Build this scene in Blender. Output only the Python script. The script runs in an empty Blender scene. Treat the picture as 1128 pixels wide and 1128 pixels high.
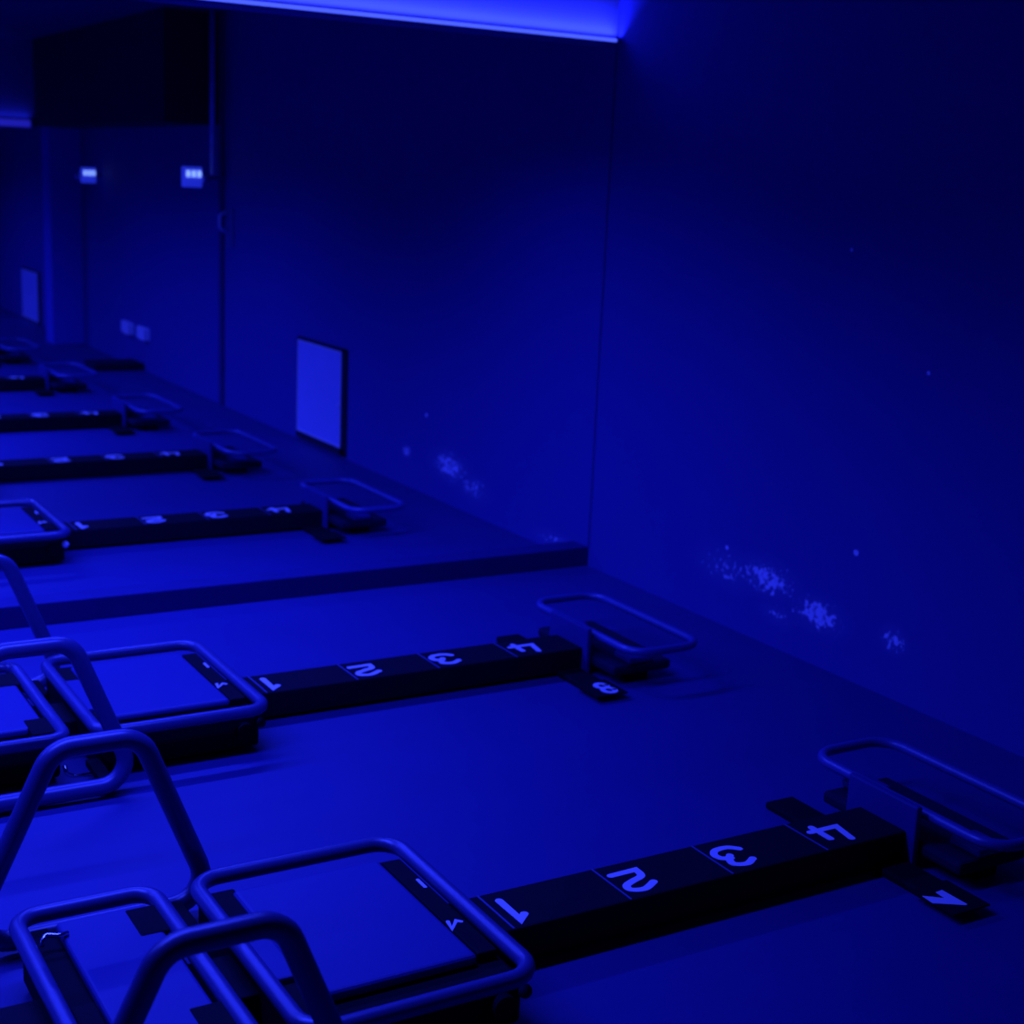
import bpy, bmesh, math, random
from mathutils import Vector, Matrix

random.seed(7)
scene = bpy.context.scene
C = scene.collection

# ------------------------------------------------------------------ camera
F_PX, YAW, PITCH, ROLL = 1628.55, math.radians(30.90), math.radians(12.67), math.radians(-2.551)
w = Vector((math.sin(YAW) * math.cos(PITCH), math.cos(YAW) * math.cos(PITCH), -math.sin(PITCH)))
r = Vector((math.cos(YAW), -math.sin(YAW), 0))
d = w.cross(r)
r2 = math.cos(ROLL) * r + math.sin(ROLL) * d
d2 = -math.sin(ROLL) * r + math.cos(ROLL) * d
cam_data = bpy.data.cameras.new('camera')
cam = bpy.data.objects.new('camera', cam_data)
C.objects.link(cam)
cam.matrix_world = Matrix(((r2.x, -d2.x, -w.x, 0), (r2.y, -d2.y, -w.y, 0), (r2.z, -d2.z, -w.z, 1.8), (0, 0, 0, 1)))
cam_data.sensor_width = 36
cam_data.lens = 36 * F_PX / 1128
cam_data.clip_start = 0.05
cam_data.dof.use_dof = True
cam_data.dof.focus_distance = 3.6
cam_data.dof.aperture_fstop = 3.2
scene.camera = cam

# ------------------------------------------------------------------ world, lights, exposure
world = bpy.data.worlds.new('world'); scene.world = world
world.use_nodes = True
world.node_tree.nodes['Background'].inputs[0].default_value = (0, 0, 0.0, 1)
world.node_tree.nodes['Background'].inputs[1].default_value = 0
vs = scene.view_settings
vs.view_transform = 'Standard'; vs.look = 'None'; vs.gamma = 1; vs.exposure = 0; vs.use_curve_mapping = False
BLUE = (0.022, 0.036, 1.0)


def area(name, loc, sx, sy, power, rot=(0, 0, 0), spread=180):
    l = bpy.data.lights.new(name, 'AREA'); l.shape = 'RECTANGLE'; l.size = sx; l.size_y = sy
    l.energy = power; l.color = BLUE; l.spread = math.radians(spread)
    o = bpy.data.objects.new(name, l); C.objects.link(o); o.location = loc; o.rotation_euler = rot
    return o


# ceiling LED bars (their housings are built further down)
BARS = [  # x, y, z, length x, width y, power
    (0.45, 3.5, 2.5, 2.4, 0.16, 86),
    (0.5, 9.8, 2.5, 2.4, 0.16, 150),
    (0.3, 12.5, 2.5, 2.4, 0.16, 135),
    (0.2, 17.0, 2.5, 2.4, 0.16, 140),
]
for x, y, z, sx, sy, pw in BARS:
    area('led_bar_light', (x, y, z - 0.012), sx, sy, pw, spread=150)
# downlight strip let into the underside of the near bulkhead
area('led_downlight', (0.0, 5.82, 2.396), 5.0, 0.05, 200, spread=150)
# LED strips along the bottom edges of the two bulkheads, shining up
area('led_strip_light', (0.33, 5.71, 2.4285), 7.06, 0.025, 66, (math.pi, 0, 0), 122)
area('led_strip_light', (0.1, 14.975, 2.155), 6.6, 0.02, 3.5, (math.pi, 0, 0), 122)


# ------------------------------------------------------------------ materials
def mat(name, col, rough=0.6, metal=0.0, var=0.12, scale=6.0, bump=0.0, bscale=60.0, emit=None, estr=0.0, spec=0.5):
    m = bpy.data.materials.new(name); m.use_nodes = True
    nt = m.node_tree; b = nt.nodes['Principled BSDF']
    tc = nt.nodes.new('ShaderNodeTexCoord')
    n = nt.nodes.new('ShaderNodeTexNoise'); n.inputs['Scale'].default_value = scale; n.inputs['Detail'].default_value = 5
    nt.links.new(tc.outputs['Object'], n.inputs['Vector'])
    mx = nt.nodes.new('ShaderNodeMix'); mx.data_type = 'RGBA'
    mx.inputs[6].default_value = (*[c * (1 - var) for c in col], 1)
    mx.inputs[7].default_value = (*[min(1, c * (1 + var)) for c in col], 1)
    nt.links.new(n.outputs['Fac'], mx.inputs[0]); nt.links.new(mx.outputs[2], b.inputs['Base Color'])
    b.inputs['Roughness'].default_value = rough; b.inputs['Metallic'].default_value = metal
    b.inputs['Specular IOR Level'].default_value = spec
    if bump:
        n2 = nt.nodes.new('ShaderNodeTexNoise'); n2.inputs['Scale'].default_value = bscale; n2.inputs['Detail'].default_value = 4
        nt.links.new(tc.outputs['Object'], n2.inputs['Vector'])
        bp = nt.nodes.new('ShaderNodeBump'); bp.inputs['Strength'].default_value = bump; bp.inputs['Distance'].default_value = 0.004
        nt.links.new(n2.outputs['Fac'], bp.inputs['Height']); nt.links.new(bp.outputs['Normal'], b.inputs['Normal'])
    if emit:
        b.inputs['Emission Color'].default_value = (*emit, 1); b.inputs['Emission Strength'].default_value = estr
    return m


M = {}
M['floor'] = mat('floor_vinyl', (0.030, 0.033, 0.20), 0.55, var=0.10, scale=2.5, bump=0.15, bscale=220)
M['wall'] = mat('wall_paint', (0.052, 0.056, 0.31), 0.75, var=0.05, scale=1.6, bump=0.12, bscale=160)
M['ceiling'] = mat('ceiling_paint', (0.03, 0.03, 0.14), 0.85, var=0.05)
M['soffit'] = mat('soffit_paint', (0.01, 0.01, 0.035), 0.9, var=0.05)
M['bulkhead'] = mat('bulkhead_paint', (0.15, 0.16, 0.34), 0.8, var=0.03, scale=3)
M['joint'] = mat('joint_strip', (0.046, 0.050, 0.28), 0.8, var=0.1)
M['joint_dark'] = mat('joint_strip_dark', (0.02, 0.02, 0.15), 0.8, var=0.1)
M['curb'] = mat('threshold_rubber', (0.015, 0.015, 0.15), 0.7, var=0.15, scale=8, bump=0.2)
M['black'] = mat('black_plastic', (0.004, 0.004, 0.010), 0.75, spec=0.15, var=0.2, scale=12, bump=0.1, bscale=200)
M['rail'] = mat('rail_black', (0.004, 0.004, 0.012), 0.75, spec=0.2, var=0.25, scale=9)
M['tube'] = mat('tube_steel', (0.055, 0.06, 0.215), 0.36, var=0.10, scale=10, spec=1.0)
M['loop'] = mat('loop_steel', (0.06, 0.07, 0.30), 0.38, var=0.10, scale=10, spec=0.9)
M['mat'] = mat('mat_vinyl', (0.030, 0.036, 0.225), 0.5, var=0.05, scale=5, bump=0.2, bscale=260)
M['board'] = mat('dark_board', (0.010, 0.010, 0.04), 0.75, spec=0.15, var=0.2)
M['plate'] = mat('upright_plate', (0.03, 0.03, 0.20), 0.5, var=0.15)
M['digit'] = mat('white_vinyl_print', (0.92, 0.93, 0.95), 0.6, var=0.02)
M['tick'] = mat('grey_line_print', (0.10, 0.11, 0.30), 0.6, var=0.05)
M['pilaster'] = mat('pilaster_paint', (0.11, 0.12, 0.60), 0.75, var=0.05, scale=2)
M['white'] = mat('white_plastic', (0.90, 0.91, 0.96), 0.5, var=0.03)
M['hatch'] = mat('hatch_enamel', (0.60, 0.62, 0.95), 0.4, var=0.08, scale=4)
M['hatch_edge'] = mat('hatch_edge_trim', (0.95, 0.95, 0.98), 0.4, var=0.05)
M['chrome'] = mat('chrome', (0.8, 0.8, 0.85), 0.18, 1.0, var=0.05)
M['pipe'] = mat('galvanised_pipe', (0.75, 0.75, 0.95), 0.25, 0.0, var=0.4, scale=14)
M['led'] = mat('led_diffuser', (0.5, 0.5, 0.7), 0.5, emit=(0.06, 0.10, 1.0), estr=1.3)
M['led_dim'] = mat('led_diffuser_dim', (0.5, 0.5, 0.7), 0.5, emit=(0.03, 0.03, 1.0), estr=0.35)
M['lamp_body'] = mat('lamp_housing', (0.6, 0.6, 0.8), 0.5, emit=(0.02, 0.04, 1.0), estr=0.45)
M['lamp_led'] = mat('lamp_led', (0.8, 0.8, 0.9), 0.4, emit=(0.25, 0.42, 1.0), estr=1.3)


def stain_wall():
    """wall paint with the two patches of peeled, pale paint low on the wall"""
    m = mat('wall_paint_peeling', (0.052, 0.056, 0.31), 0.75, var=0.05, scale=1.6, bump=0.12, bscale=160)
    nt = m.node_tree; b = nt.nodes['Principled BSDF']
    src = b.inputs['Base Color'].links[0].from_socket
    geo = nt.nodes.new('ShaderNodeNewGeometry')
    patches = [  # y, z, ry, rz, amount
        (4.43, 0.270, 0.20, 0.085, 0.95), (4.12, 0.205, 0.17, 0.080, 0.95), (3.715, 0.222, 0.075, 0.055, 0.9),
        (4.70, 0.25, 0.22, 0.09, 0.68), (4.35, 0.14, 0.12, 0.05, 0.6),
        (3.949, 0.494, 0.013, 0.011, 3.0), (3.683, 1.205, 0.010, 0.009, 2.0), (4.122, 1.602, 0.010, 0.009, 1.6), (4.70, 0.335, 0.010, 0.010, 2.0),
        (7.17, 0.215, 0.24, 0.095, 0.95), (7.71, 0.206, 0.07, 0.04, 0.95), (6.90, 0.15, 0.20, 0.08, 0.72),
        (7.47, 0.46, 0.014, 0.012, 2.5), (6.0, 0.05, 0.25, 0.05, 0.68)]
    total = None

    def math_node(op, a, bb, clamp=False):
        n = nt.nodes.new('ShaderNodeMath'); n.operation = op; n.use_clamp = clamp
        for i, v in enumerate((a, bb)):
            if isinstance(v, (int, float)): n.inputs[i].default_value = v
            elif v is not None: nt.links.new(v, n.inputs[i])
        return n.outputs[0]

    for y, z, ry, rz, amt in patches:
        mp = nt.nodes.new('ShaderNodeVectorMath'); mp.operation = 'SUBTRACT'; mp.inputs[1].default_value = (3.87, y, z)
        nt.links.new(geo.outputs['Position'], mp.inputs[0])
        sc = nt.nodes.new('ShaderNodeVectorMath'); sc.operation = 'MULTIPLY'; sc.inputs[1].default_value = (0, 1 / ry, 1 / rz)
        nt.links.new(mp.outputs[0], sc.inputs[0])
        ln = nt.nodes.new('ShaderNodeVectorMath'); ln.operation = 'LENGTH'; nt.links.new(sc.outputs[0], ln.inputs[0])
        f = math_node('MULTIPLY', math_node('SUBTRACT', 1.3, ln.outputs['Value'], True), amt)
        total = f if total is None else math_node('MAXIMUM', total, f)
    nz = nt.nodes.new('ShaderNodeTexNoise'); nz.inputs['Scale'].default_value = 40; nz.inputs['Detail'].default_value = 6
    nz.inputs['Roughness'].default_value = 0.65
    nt.links.new(geo.outputs['Position'], nz.inputs['Vector'])
    # flakes: noise pushed over a threshold that falls inside the patches
    s = math_node('ADD', nz.outputs['Fac'], math_node('MULTIPLY', total, 0.36))
    mask = math_node('MULTIPLY', math_node('SUBTRACT', s, 0.76), 11.0, True)
    haze = math_node('MULTIPLY', total, 0.09, True)
    mask = math_node('MAXIMUM', mask, haze)
    mx = nt.nodes.new('ShaderNodeMix'); mx.data_type = 'RGBA'
    nt.links.new(mask, mx.inputs[0]); nt.links.new(src, mx.inputs[6]); mx.inputs[7].default_value = (0.80, 0.82, 0.97, 1)
    nt.links.new(mx.outputs[2], b.inputs['Base Color'])
    return m


M['wall_right'] = stain_wall()
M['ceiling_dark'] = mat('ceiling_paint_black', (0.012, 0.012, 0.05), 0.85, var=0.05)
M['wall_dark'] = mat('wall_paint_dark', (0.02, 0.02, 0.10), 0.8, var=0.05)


# ------------------------------------------------------------------ mesh helpers
def obj(name, bm, material, parent=None, smooth=False):
    me = bpy.data.meshes.new(name)
    bmesh.ops.recalc_face_normals(bm, faces=bm.faces[:])
    if smooth:
        for f in bm.faces: f.smooth = True
    bm.to_mesh(me); bm.free()
    me.materials.append(M[material])
    o = bpy.data.objects.new(name, me); C.objects.link(o)
    if parent: o.parent = parent
    return o


def add_box(bm, x0, x1, y0, y1, z0, z1, bevel=0.0, segs=2):
    ret = bmesh.ops.create_cube(bm, size=1)
    vs_ = ret['verts']
    bmesh.ops.scale(bm, vec=(x1 - x0, y1 - y0, z1 - z0), verts=vs_)
    bmesh.ops.translate(bm, vec=((x0 + x1) / 2, (y0 + y1) / 2, (z0 + z1) / 2), verts=vs_)
    if bevel:
        es = list({e for v in vs_ for e in v.link_edges})
        bmesh.ops.bevel(bm, geom=es, offset=bevel, segments=segs, profile=0.5, affect='EDGES')


def box(name, dims, material, parent=None, bevel=0.0, segs=2):
    bm = bmesh.new(); add_box(bm, *dims, bevel=bevel, segs=segs)
    return obj(name, bm, material, parent)


def fillet(pts, rad, closed, n=7):
    out = []; N = len(pts)
    for i, p in enumerate(pts):
        p = Vector(p)
        if not closed and i in (0, N - 1): out.append(p); continue
        a = (Vector(pts[i - 1]) - p); b = (Vector(pts[(i + 1) % N]) - p)
        la, lb = a.length, b.length; a.normalize(); b.normalize()
        ang = a.angle(b)
        t = min(rad / math.tan(ang / 2), la * .48, lb * .48)
        rr = t * math.tan(ang / 2)
        cdir = (a + b).normalized(); cen = p + cdir * (rr / math.sin(ang / 2))
        v0 = p + a * t - cen; v1 = p + b * t - cen
        tot = v0.angle(v1); ax = v0.cross(v1).normalized()
        for k in range(n + 1):
            out.append(cen + Matrix.Rotation(tot * k / n, 3, ax) @ v0)
    return out


def add_tube(bm, pts, rad, closed=False, segs=12):
    N = len(pts); rings = []; prev = None
    for i in range(N):
        if closed: t = (pts[(i + 1) % N] - pts[i - 1]).normalized()
        else: t = (pts[min(i + 1, N - 1)] - pts[max(i - 1, 0)]).normalized()
        if prev is None:
            up = Vector((0, 0, 1)) if abs(t.z) < .9 else Vector((0, 1, 0))
            nrm = t.cross(up).normalized()
        else:
            nrm = (prev - t * prev.dot(t)).normalized()
        prev = nrm; bn = t.cross(nrm)
        rings.append([bm.verts.new(pts[i] + rad * (math.cos(2 * math.pi * k / segs) * nrm + math.sin(2 * math.pi * k / segs) * bn)) for k in range(segs)])
    rng = range(N) if closed else range(N - 1)
    for i in rng:
        a, b = rings[i], rings[(i + 1) % N]
        off = 0
        if closed and i == N - 1:
            off = min(range(segs), key=lambda q: (a[0].co - b[q].co).length)
        for k in range(segs):
            bm.faces.new((a[k], a[(k + 1) % segs], b[(k + 1 + off) % segs], b[(k + off) % segs]))
    if not closed:
        bm.faces.new(rings[0]); bm.faces.new(list(reversed(rings[-1])))


def tube(name, pts, rad, material, parent=None, closed=False, corner=0.0, segs=12):
    p = fillet(pts, corner, closed) if corner else [Vector(q) for q in pts]
    bm = bmesh.new(); add_tube(bm, p, rad, closed, segs)
    return obj(name, bm, material, parent, True)


def add_cyl(bm, cen, axis, rad, depth, segs=16):
    q = Vector((0, 0, 1)).rotation_difference(Vector(axis)).to_matrix().to_4x4()
    bmesh.ops.create_cone(bm, cap_ends=True, segments=segs, radius1=rad, radius2=rad, depth=depth, matrix=Matrix.Translation(cen) @ q)


def ribbon(pts, width):
    """outline of a round-ended stroke through pts, as one flat polygon strip: list of quads / caps"""
    P = [Vector((p[0], p[1])) for p in pts]; hw = width / 2
    L, R = [], []
    for i, p in enumerate(P):
        a = (p - P[i - 1]).normalized() if i else None
        b = (P[i + 1] - p).normalized() if i < len(P) - 1 else None
        t = (a + b).normalized() if a and b else (a or b)
        n = Vector((-t.y, t.x))
        k = hw / max(0.45, n.dot(Vector((-(a or b).y, (a or b).x))))
        L.append(p + n * k); R.append(p - n * k)
    polys = [[L[i], L[i + 1], R[i + 1], R[i]] for i in range(len(P) - 1)]
    for e, q, sgn in ((P[0], P[1], 1), (P[-1], P[-2], 1)):
        t = (e - q).normalized(); base = math.atan2(t.y, t.x)
        polys.append([e + hw * Vector((math.cos(base + an), math.sin(base + an))) for an in [math.pi * (k / 8 - .5) for k in range(9)]])
    return polys


def stroke_mesh(strokes, width, z, thick=0.0015):
    """flat lettering laid on a horizontal surface; a stroke given as ('poly', points) is a filled outline"""
    bm = bmesh.new()
    for si, s in enumerate(strokes):
        polys = [[Vector(q) for q in s[1]]] if s[0] == 'poly' else ribbon(s, width)
        zt = z + thick + 0.0004 * si
        for pl in polys:
            bm.faces.new([bm.verts.new((p[0], p[1], zt)) for p in pl])
    bmesh.ops.remove_doubles(bm, verts=bm.verts[:], dist=1e-5)
    top = bm.faces[:]
    bmesh.ops.recalc_face_normals(bm, faces=top)
    for f in top:
        if f.normal.z < 0: f.normal_flip()
    # give it a side wall down to the surface
    rim = [e for e in bm.edges if len(e.link_faces) == 1]
    ret = bmesh.ops.extrude_edge_only(bm, edges=rim)
    for v in ret['geom']:
        if isinstance(v, bmesh.types.BMVert): v.co.z = z
    return bm


def smooth_line(pts, n=5):
    P = [Vector((p[0], p[1])) for p in pts]; out = []
    for i in range(len(P) - 1):
        p0, p1, p2, p3 = P[max(i - 1, 0)], P[i], P[i + 1], P[min(i + 2, len(P) - 1)]
        for k in range(n):
            t = k / n
            out.append(.5 * ((2 * p1) + (p2 - p0) * t + (2 * p0 - 5 * p1 + 4 * p2 - p3) * t * t + (3 * p1 - p0 - 3 * p2 + p3) * t ** 3))
    out.append(P[-1])
    return [(q.x, q.y) for q in out]


def tag(o, label, cat, group=None):
    o['label'] = label; o['category'] = cat
    if group: o['group'] = group
    return o


def struct(o, label=None):
    o['kind'] = 'structure'
    if label: o['label'] = label
    return o


def empty(name, loc):
    o = bpy.data.objects.new(name, None); C.objects.link(o); o.location = loc
    o.empty_display_size = 0.1
    return o


def copy_tree(o, parent=None):
    c = o.copy(); C.objects.link(c); c.parent = parent
    for ch in list(o.children): copy_tree(ch, c)
    return c


# ------------------------------------------------------------------ the room
XR = 3.87            # right wall
XL = -3.2; YB = -2.2; YF = 19.0
YS = 5.735           # plane of the removed partition: threshold below, bulkhead above
struct(box('floor', (XL, XR, YB, YF, -0.1, 0), 'floor'), 'smooth blue-lit vinyl floor')
struct(box('wall_right', (XR, XR + 0.15, YB, YF, -0.1, 3.5), 'wall_right'), 'long painted wall with two low patches of peeling paint')
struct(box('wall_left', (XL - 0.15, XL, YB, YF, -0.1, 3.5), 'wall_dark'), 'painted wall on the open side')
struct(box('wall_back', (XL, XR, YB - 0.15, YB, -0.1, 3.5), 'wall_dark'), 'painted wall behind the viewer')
struct(box('wall_front', (XL, XR, YF, YF + 0.15, -0.1, 3.5), 'wall'), 'painted wall at the far end')
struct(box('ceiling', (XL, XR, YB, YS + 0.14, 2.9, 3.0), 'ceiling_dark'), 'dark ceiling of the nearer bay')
struct(box('ceiling', (XL, XR, YS + 0.14, 15.14, 2.9, 3.0), 'ceiling'), 'dark ceiling of the middle bay')
struct(box('ceiling', (XL, XR, 15.14, YF, 2.9, 3.0), 'ceiling'), 'dark ceiling of the farthest bay')
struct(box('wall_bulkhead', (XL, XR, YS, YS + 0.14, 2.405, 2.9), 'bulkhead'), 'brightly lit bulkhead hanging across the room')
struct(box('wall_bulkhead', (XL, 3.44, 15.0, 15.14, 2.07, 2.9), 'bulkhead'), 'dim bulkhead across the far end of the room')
struct(box('trim_1', (XL, XR, YS, YS + 0.13, 0, 0.092), 'curb', bevel=0.004), 'low dark threshold running across the floor')
struct(box('trim_2', (XR - 0.006, XR, YS - 0.006, YS + 0.006, 0.092, 2.405), 'joint'), 'narrow dark joint strip on the wall above the threshold')
struct(box('trim_3', (XR - 0.02, XR, 10.86, 10.94, 0, 2.9), 'joint_dark'), 'dark vertical joint strip on the far wall')
struct(box('wall_pilaster', (3.57, XR, 15.0, 15.3, 0, 2.1), 'pilaster'), 'plain pilaster standing out from the far wall')
struct(box('wall_soffit', (3.44, XR, 10.95, 15.14, 2.10, 2.9), 'soffit'), 'black boxed soffit along the top of the far wall')


# ------------------------------------------------------------------ exercise machines
# local frame: x along the machine (as measured on the nearest one), y across, z up from the floor
R_TOP = 0.10
DIG = {
    '1': [[(0.0, 0.052), (0.0, -0.050), (0.022, -0.030)]],
    '2': [[(-0.043, 0.044), (0.034, 0.046)] + smooth_line([(0.034, 0.046), (0.028, 0.012), (-0.012, -0.004), (-0.038, -0.018), (-0.038, -0.040), (-0.004, -0.050), (0.038, -0.028)])[2:]],
    '3': [smooth_line([(0.042, 0.028), (0.018, 0.047), (-0.020, 0.047), (-0.041, 0.028), (-0.036, 0.002), (-0.012, -0.006)]), smooth_line([(-0.006, 0.006), (-0.024, -0.016), (-0.026, -0.040), (0.006, -0.051), (0.038, -0.034)])],
    '4': [[(0.034, -0.052), (0.048, 0.024), (-0.046, 0.024)], [(-0.022, -0.030), (-0.022, 0.046)]],
}
# the number on the foot plate
TAGNUM = {
    '7': [('poly', [(2.774, -0.290), (2.770, -0.332), (2.840, -0.378), (2.848, -0.376), (2.847, -0.289), (2.822, -0.291), (2.820, -0.326)])],
    '8': [[(2.852 + 0.021 * math.cos(t) , -0.309 + 0.024 * math.sin(t)) for t in [2 * math.pi * k / 16 for k in range(17)]],
          [(2.852 + 0.022 * math.cos(t), -0.358 + 0.025 * math.sin(t)) for t in [2 * math.pi * k / 16 for k in range(17)]]],
}


def make_machine():
    root = empty('exercise_machine', (0, 0, 0))
    rail = box('rail', (0.46, 2.93, -0.092, 0.092, 0.012, R_TOP), 'rail', root, 0.006)
    for n, x, tx in (('1', 1.692, 1.654), ('2', 2.055, 1.986), ('3', 2.368, 2.302), ('4', 2.700, 2.622)):
        bm = stroke_mesh(DIG[n], 0.0205, R_TOP)
        bmesh.ops.translate(bm, vec=(x, -0.008, 0), verts=bm.verts[:])
        g = obj('numeral', bm, 'digit', rail); g['label'] = 'white numeral ' + n
        box('tick_mark', (tx, tx + 0.005, -0.088, 0.088, R_TOP - 0.001, R_TOP + 0.0012), 'tick', rail)
    # foot at the wall end
    box('foot_bar', (2.80, 2.905, -0.33, 0.37, 0.0, 0.022), 'black', root, 0.006)
    # upright plate and the loop handle on top of it
    bm = bmesh.new(); add_box(bm, 2.905, 2.925, -0.125, 0.145, 0.0, 0.182, 0.006)
    obj('upright_plate', bm, 'plate', root)
    tube('loop_handle', [(2.955, -0.36, .15), (3.26, -0.36, .15), (3.26, .36, .15), (2.955, .36, .15)], 0.0155, 'loop', root, True, 0.085)
    box('end_board', (2.93, 3.19, -0.27, 0.27, 0.036, 0.075), 'board', root, 0.012)
    for s in (-1, 1):
        box('grip_block', (3.0, 3.10, s * 0.215 - 0.055, s * 0.215 + 0.055, 0.0755, 0.10), 'plate', root, 0.008)
        box('end_foot', (3.02, 3.10, s * 0.22 - 0.03, s * 0.22 + 0.03, 0.0, 0.036), 'black', root, 0.004)
    # carriage
    cf = tube('carriage_frame', [(1.03, -0.355, .15), (1.558, -0.355, .15), (1.558, .36, .15), (1.03, .36, .15)], 0.0195, 'tube', root, True, 0.07)
    box('carriage_chassis', (1.03, 1.545, -0.315, 0.315, 0.014, 0.125), 'black', root, 0.012)
    pad = box('carriage_mat', (1.10, 1.478, -0.235, 0.275, 0.125, 0.152), 'mat', root, 0.012, 3)
    box('carriage_mat_tongue', (1.035, 1.105, -0.135, 0.15, 0.125, 0.149), 'mat', root, 0.006)
    lab = box('label_strip', (1.481, 1.532, -0.225, 0.265, 0.125, 0.148), 'black', root, 0.004)
    obj('label_mark', stroke_mesh([[(1.489, -0.071), (1.482, -0.105), (1.508, -0.075), (1.516, -0.084)]], 0.0095, 0.148), 'digit', lab)
    obj('label_dash', stroke_mesh([[(1.5195, .142), (1.519, .10)]], 0.0085, 0.148), 'digit', lab)
    for s in (-1, 1):
        box('hinge_block', (1.045, 1.115, s * 0.225 - 0.075, s * 0.225 + 0.075, 0.11, 0.144), 'black', root, 0.006)
        bm = bmesh.new(); add_cyl(bm, (1.49, s * 0.325, 0.075), (0, 1, 0), 0.028, 0.03, 20); obj('wheel', bm, 'black', root)
        bm = bmesh.new(); add_cyl(bm, (1.07, s * 0.325, 0.075), (0, 1, 0), 0.028, 0.03, 20); obj('wheel', bm, 'black', root)
    bm = bmesh.new(); bmesh.ops.create_uvsphere(bm, u_segments=14, v_segments=8, radius=0.016)
    bmesh.ops.translate(bm, vec=(1.545, -0.325, 0.095), verts=bm.verts[:]); obj('knob', bm, 'board', root, True)
    # platform at the open end
    tube('platform_frame', [(0.622, -0.355, .15), (0.935, -0.355, .15), (0.935, .355, .15), (0.622, .355, .15)], 0.0195, 'tube', root, True, 0.055)
    box('platform_chassis', (0.63, 0.925, -0.315, 0.315, 0.014, 0.125), 'black', root, 0.012)
    box('platform_mat', (0.70, 0.905, -0.235, 0.30, 0.125, 0.152), 'mat', root, 0.01, 3)
    for s in (-1, 1):
        box('hinge_block', (0.85, 0.925, s * 0.225 - 0.07, s * 0.225 + 0.06, 0.126, 0.1545), 'black', root, 0.006)
        box('platform_foot', (0.66, 0.72, s * 0.25 - 0.04, s * 0.25 + 0.04, 0.0, 0.031), 'black', root, 0.004)
    box('strap_box', (0.645, 0.695, -0.21, -0.05, 0.12, 0.149), 'black', root, 0.006)
    tube('clip', [(0.652, .215, .150), (0.665, .238, .160), (0.69, .225, .158), (0.712, .23, .156)], 0.006, 'chrome', root, False, 0.008, 8)
    # the two tall arched handles, closed at the floor
    for s in (-1, 1):
        if s > 0: pts = [(0.53, .475, .034), (1.128, .475, .034), (0.948, .475, .487), (0.745, .475, .487)]
        else: pts = [(0.49, -.475, .034), (1.105, -.475, .034), (0.925, -.475, .479), (0.705, -.475, .479)]
        a = tube('arch_handle', pts, 0.0245, 'tube', root, True, 0.072, 14)
        for x in (0.70, 1.02):
            box('arch_bracket', (x - 0.02, x + 0.02, min(s * .30, s * .465), max(s * .30, s * .465), 0.032, 0.054), 'black', a, 0.003)
    tube('spring_hook', [(0.93, -0.335, .06), (0.935, -0.345, .035), (0.955, -0.345, .025), (1.01, -0.345, .022)], 0.006, 'chrome', root, False, 0.01, 8)
    return root


def add_plate(root, num):
    p = box('number_plate', (2.772, 2.905, -0.400, -0.250, 0.0225, 0.0275), 'black', root)
    if num:
        g = obj('numeral', stroke_mesh(TAGNUM[num], 0.019, 0.0275), 'digit', p); g['label'] = 'white numeral ' + num


proto = make_machine()
SPOTS = [  # x shift, y centre, number, label
    (0.0, 2.762, '7', 'low black exercise machine numbered 7, the nearest one, blue mats and arched tube handles'),
    (0.06, 4.49, '8', 'low black exercise machine numbered 8, just in front of the dark floor threshold'),
    (0.06, 6.94, None, 'low exercise machine just behind the dark floor threshold, with a pale knob on its carriage'),
    (0.01, 8.57, None, 'low exercise machine whose handle loop ends below the pale wall hatch'),
    (-0.05, 10.17, None, 'fifth low exercise machine from the front, by the vertical joint in the far wall'),
    (-0.14, 12.0, None, 'sixth low exercise machine from the front, beside the low dark block'),
    (-0.17, 13.78, None, 'farthest low exercise machine, just in front of the pilaster'),
]
for i, (dx, yc, num, lab) in enumerate(SPOTS):
    o = proto if i == 0 else copy_tree(proto)
    o.location = (dx, yc, 0)
    tag(o, lab, 'exercise machine', 'exercise machines in a row')
    if i == 2:
        for ch in o.children:
            if ch.name.startswith('knob'):
                ch.data = ch.data.copy(); ch.data.materials[0] = M['white']
for i, (dx, yc, num, lab) in enumerate(SPOTS):
    roots = [q for q in C.objects if q.get('label') == lab]
    add_plate(roots[0], num)


# ------------------------------------------------------------------ wall fittings
def hatch(y0, y1, z0, z1, label):
    root = empty('access_hatch', (XR, (y0 + y1) / 2, z0))
    h = (y1 - y0) / 2; H = z1 - z0
    bm = bmesh.new()
    for dims in ((-0.02, 0, -h - .055, h + .01, -0.045, -0.002), (-0.02, 0, -h - .055, h + .01, H + .002, H + .02), (-0.02, 0, -h - .06, -h - .002, -.045, H + .02), (-0.02, 0, h + .002, h + .012, -.045, H + .02)):
        add_box(bm, *dims)
    obj('hatch_frame', bm, 'soffit', root)
    dr = box('hatch_door', (-0.018, -0.002, -h, h, 0, H), 'hatch', root, 0.002)
    bm = bmesh.new()
    for dims in ((-.021, -.018, -h, h, 0, .012), (-.021, -.018, -h, h, H - .012, H), (-.021, -.018, -h, -h + .012, .012, H - .012), (-.021, -.018, h - .012, h, .012, H - .012)):
        add_box(bm, *dims)
    obj('door_rim', bm, 'hatch_edge', dr)
    bm = bmesh.new(); add_cyl(bm, (-0.024, -h + .025, H * .44), (1, 0, 0), 0.012, 0.012, 14); obj('latch', bm, 'white', dr)
    tag(root, label, 'hatch', 'access hatches low on the wall')


hatch(8.63, 9.355, 0.062, 0.683, 'large pale square hatch low on the wall, above the row of machines')
hatch(16.85, 17.62, 0.02, 0.56, 'small distant pale hatch at the far left, beyond the pilaster')


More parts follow.
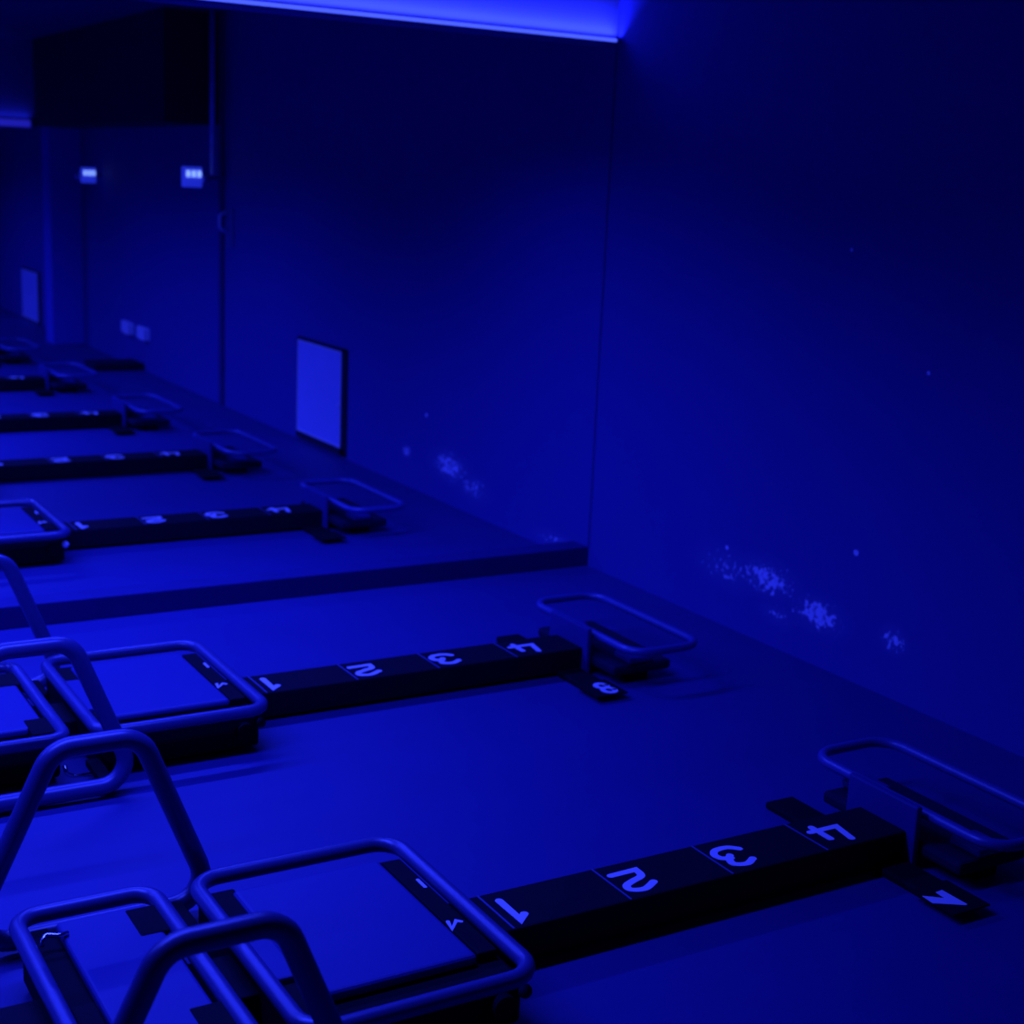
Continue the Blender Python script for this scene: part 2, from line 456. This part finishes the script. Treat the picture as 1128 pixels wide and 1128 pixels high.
def socket(y, z, label):
    root = empty('wall_socket', (XR, y, z))
    box('face_plate', (-0.014, 0, -0.16, 0.16, -0.055, 0.055), 'white', root, 0.004)
    box('socket_face', (-0.05, -0.014, -0.15, 0.0, -0.05, 0.05), 'white', root, 0.004)
    box('socket_face', (-0.03, -0.014, 0.02, 0.15, -0.05, 0.05), 'white', root, 0.004)
    tag(root, label, 'socket', 'wall sockets')


socket(13.41, 0.33, 'white wall socket farther from the viewer, left one of the pair')
socket(12.93, 0.33, 'white wall socket nearer the viewer, right one of the pair')


def emergency_lamp(x, y, z, s, side, label):
    root = empty('emergency_lamp', (x, y, z))
    hw, hh = 0.066 * s, 0.074 * s
    b = box('housing', (-hw, hw, 0, 0.09 * s, -hh, hh), 'lamp_body', root, 0.008 * s)
    for k in (-1, 0, 1):
        box('lamp_diode', (k * 0.042 * s - 0.013 * s, k * 0.042 * s + 0.013 * s, -0.006 * s, 0.001, 0.0, 0.045 * s), 'lamp_led', b, 0.003 * s)
    bm = bmesh.new(); add_cyl(bm, (side * (hw + 0.03 * s), 0.045 * s, -0.005), (1, 0, 0), 0.03 * s, 0.06 * s, 16)
    obj('bracket', bm, 'chrome', root, True)
    box('wall_arm', (hw, XR - x, 0.03, 0.06, -0.012, 0.012), 'joint', root)
    tag(root, label, 'lamp', 'three-diode lamps')


emergency_lamp(3.612, 10.80, 1.715, 1.0, 1, 'small bright three-diode lamp at the foot of the thin vertical pipe')
emergency_lamp(3.745, 14.2, 1.665, 0.95, -1, 'small bright three-diode lamp beside the far pilaster')
tag(tube('conduit_pipe', [(3.755, 10.80, 1.735), (3.755, 10.80, 2.9)], 0.019, 'pipe'), 'thin shiny vertical conduit pipe running down to the lamp', 'pipe')

hk = empty('coat_hook', (XR, 10.74, 1.38))
box('back_plate', (-0.012, 0, -0.09, 0.07, -0.17, 0.12), 'tick', hk, 0.006)
tube('hook_bar', [(-0.01, 0.03, .09), (-0.07, 0.03, .07), (-0.07, 0.03, -.03), (-0.01, 0.03, -.06)], 0.012, 'white', hk, False, 0.03, 8)
tag(hk, 'small plate with a curved bright bar on the wall joint below the pipe', 'hook')

sb = empty('low_dark_block', (3.64, 13.1, 0))  # flat dark block on the floor by the far wall
box('block_base', (-0.22, 0.22, -0.17, 0.17, 0, 0.05), 'board', sb, 0.01)
box('block_top', (-0.225, 0.225, -0.175, 0.175, 0.05, 0.065), 'board', sb, 0.008)
tag(sb, 'low dark block on the floor against the far wall', 'box')


# ------------------------------------------------------------------ LED fittings
def strip(name, x0, x1, y1, z, hz, dif, label):
    root = empty(name, ((x0 + x1) / 2, y1, z))
    hx = (x1 - x0) / 2
    box('channel', (-hx, hx, -0.056, -0.001, -0.003, 0.0), 'bulkhead', root)
    box('diffuser', (-hx + .01, hx - .03, -0.055, -0.001, 0.0005, hz), dif, root, 0.006)
    bm = bmesh.new(); add_box(bm, hx - .028, hx - .005, -0.055, -0.001, 0.0005, hz)
    obj('end_cap', bm, 'bulkhead', root)
    tag(root, label, 'light strip', 'LED strips under the bulkheads')


strip('led_strip', XL + 0.02, XR - 0.005, YS, 2.411, 0.016, 'led', 'bright blue LED strip along the bottom of the near bulkhead')
strip('led_strip', XL + 0.02, 3.42, 15.0, 2.085, 0.065, 'led_dim', 'dim blue LED strip on the far bulkhead at the left edge')
for i, (x, y, z, sx, sy, pw) in enumerate(BARS):
    root = empty('ceiling_light', (x, y, z))
    top = 2.9 - z
    box('housing', (-sx / 2 - .02, sx / 2 + .02, -sy / 2 - .02, sy / 2 + .02, 0.0, 0.05), 'soffit', root, 0.004)
    box('diffuser', (-sx / 2, sx / 2, -sy / 2, sy / 2, -0.006, 0.0), 'led', root)
    for s in (-1, 1):
        bm = bmesh.new(); add_cyl(bm, (s * (sx / 2 - .2), 0, (0.05 + top) / 2), (0, 0, 1), 0.004, top - 0.05, 8); obj('suspension_wire', bm, 'chrome', root)
    tag(root, 'hanging LED light bar over the ' + ('two front machines', 'machines behind the threshold', 'two farthest machines', 'farthest bay')[i], 'ceiling light', 'hanging light bars')
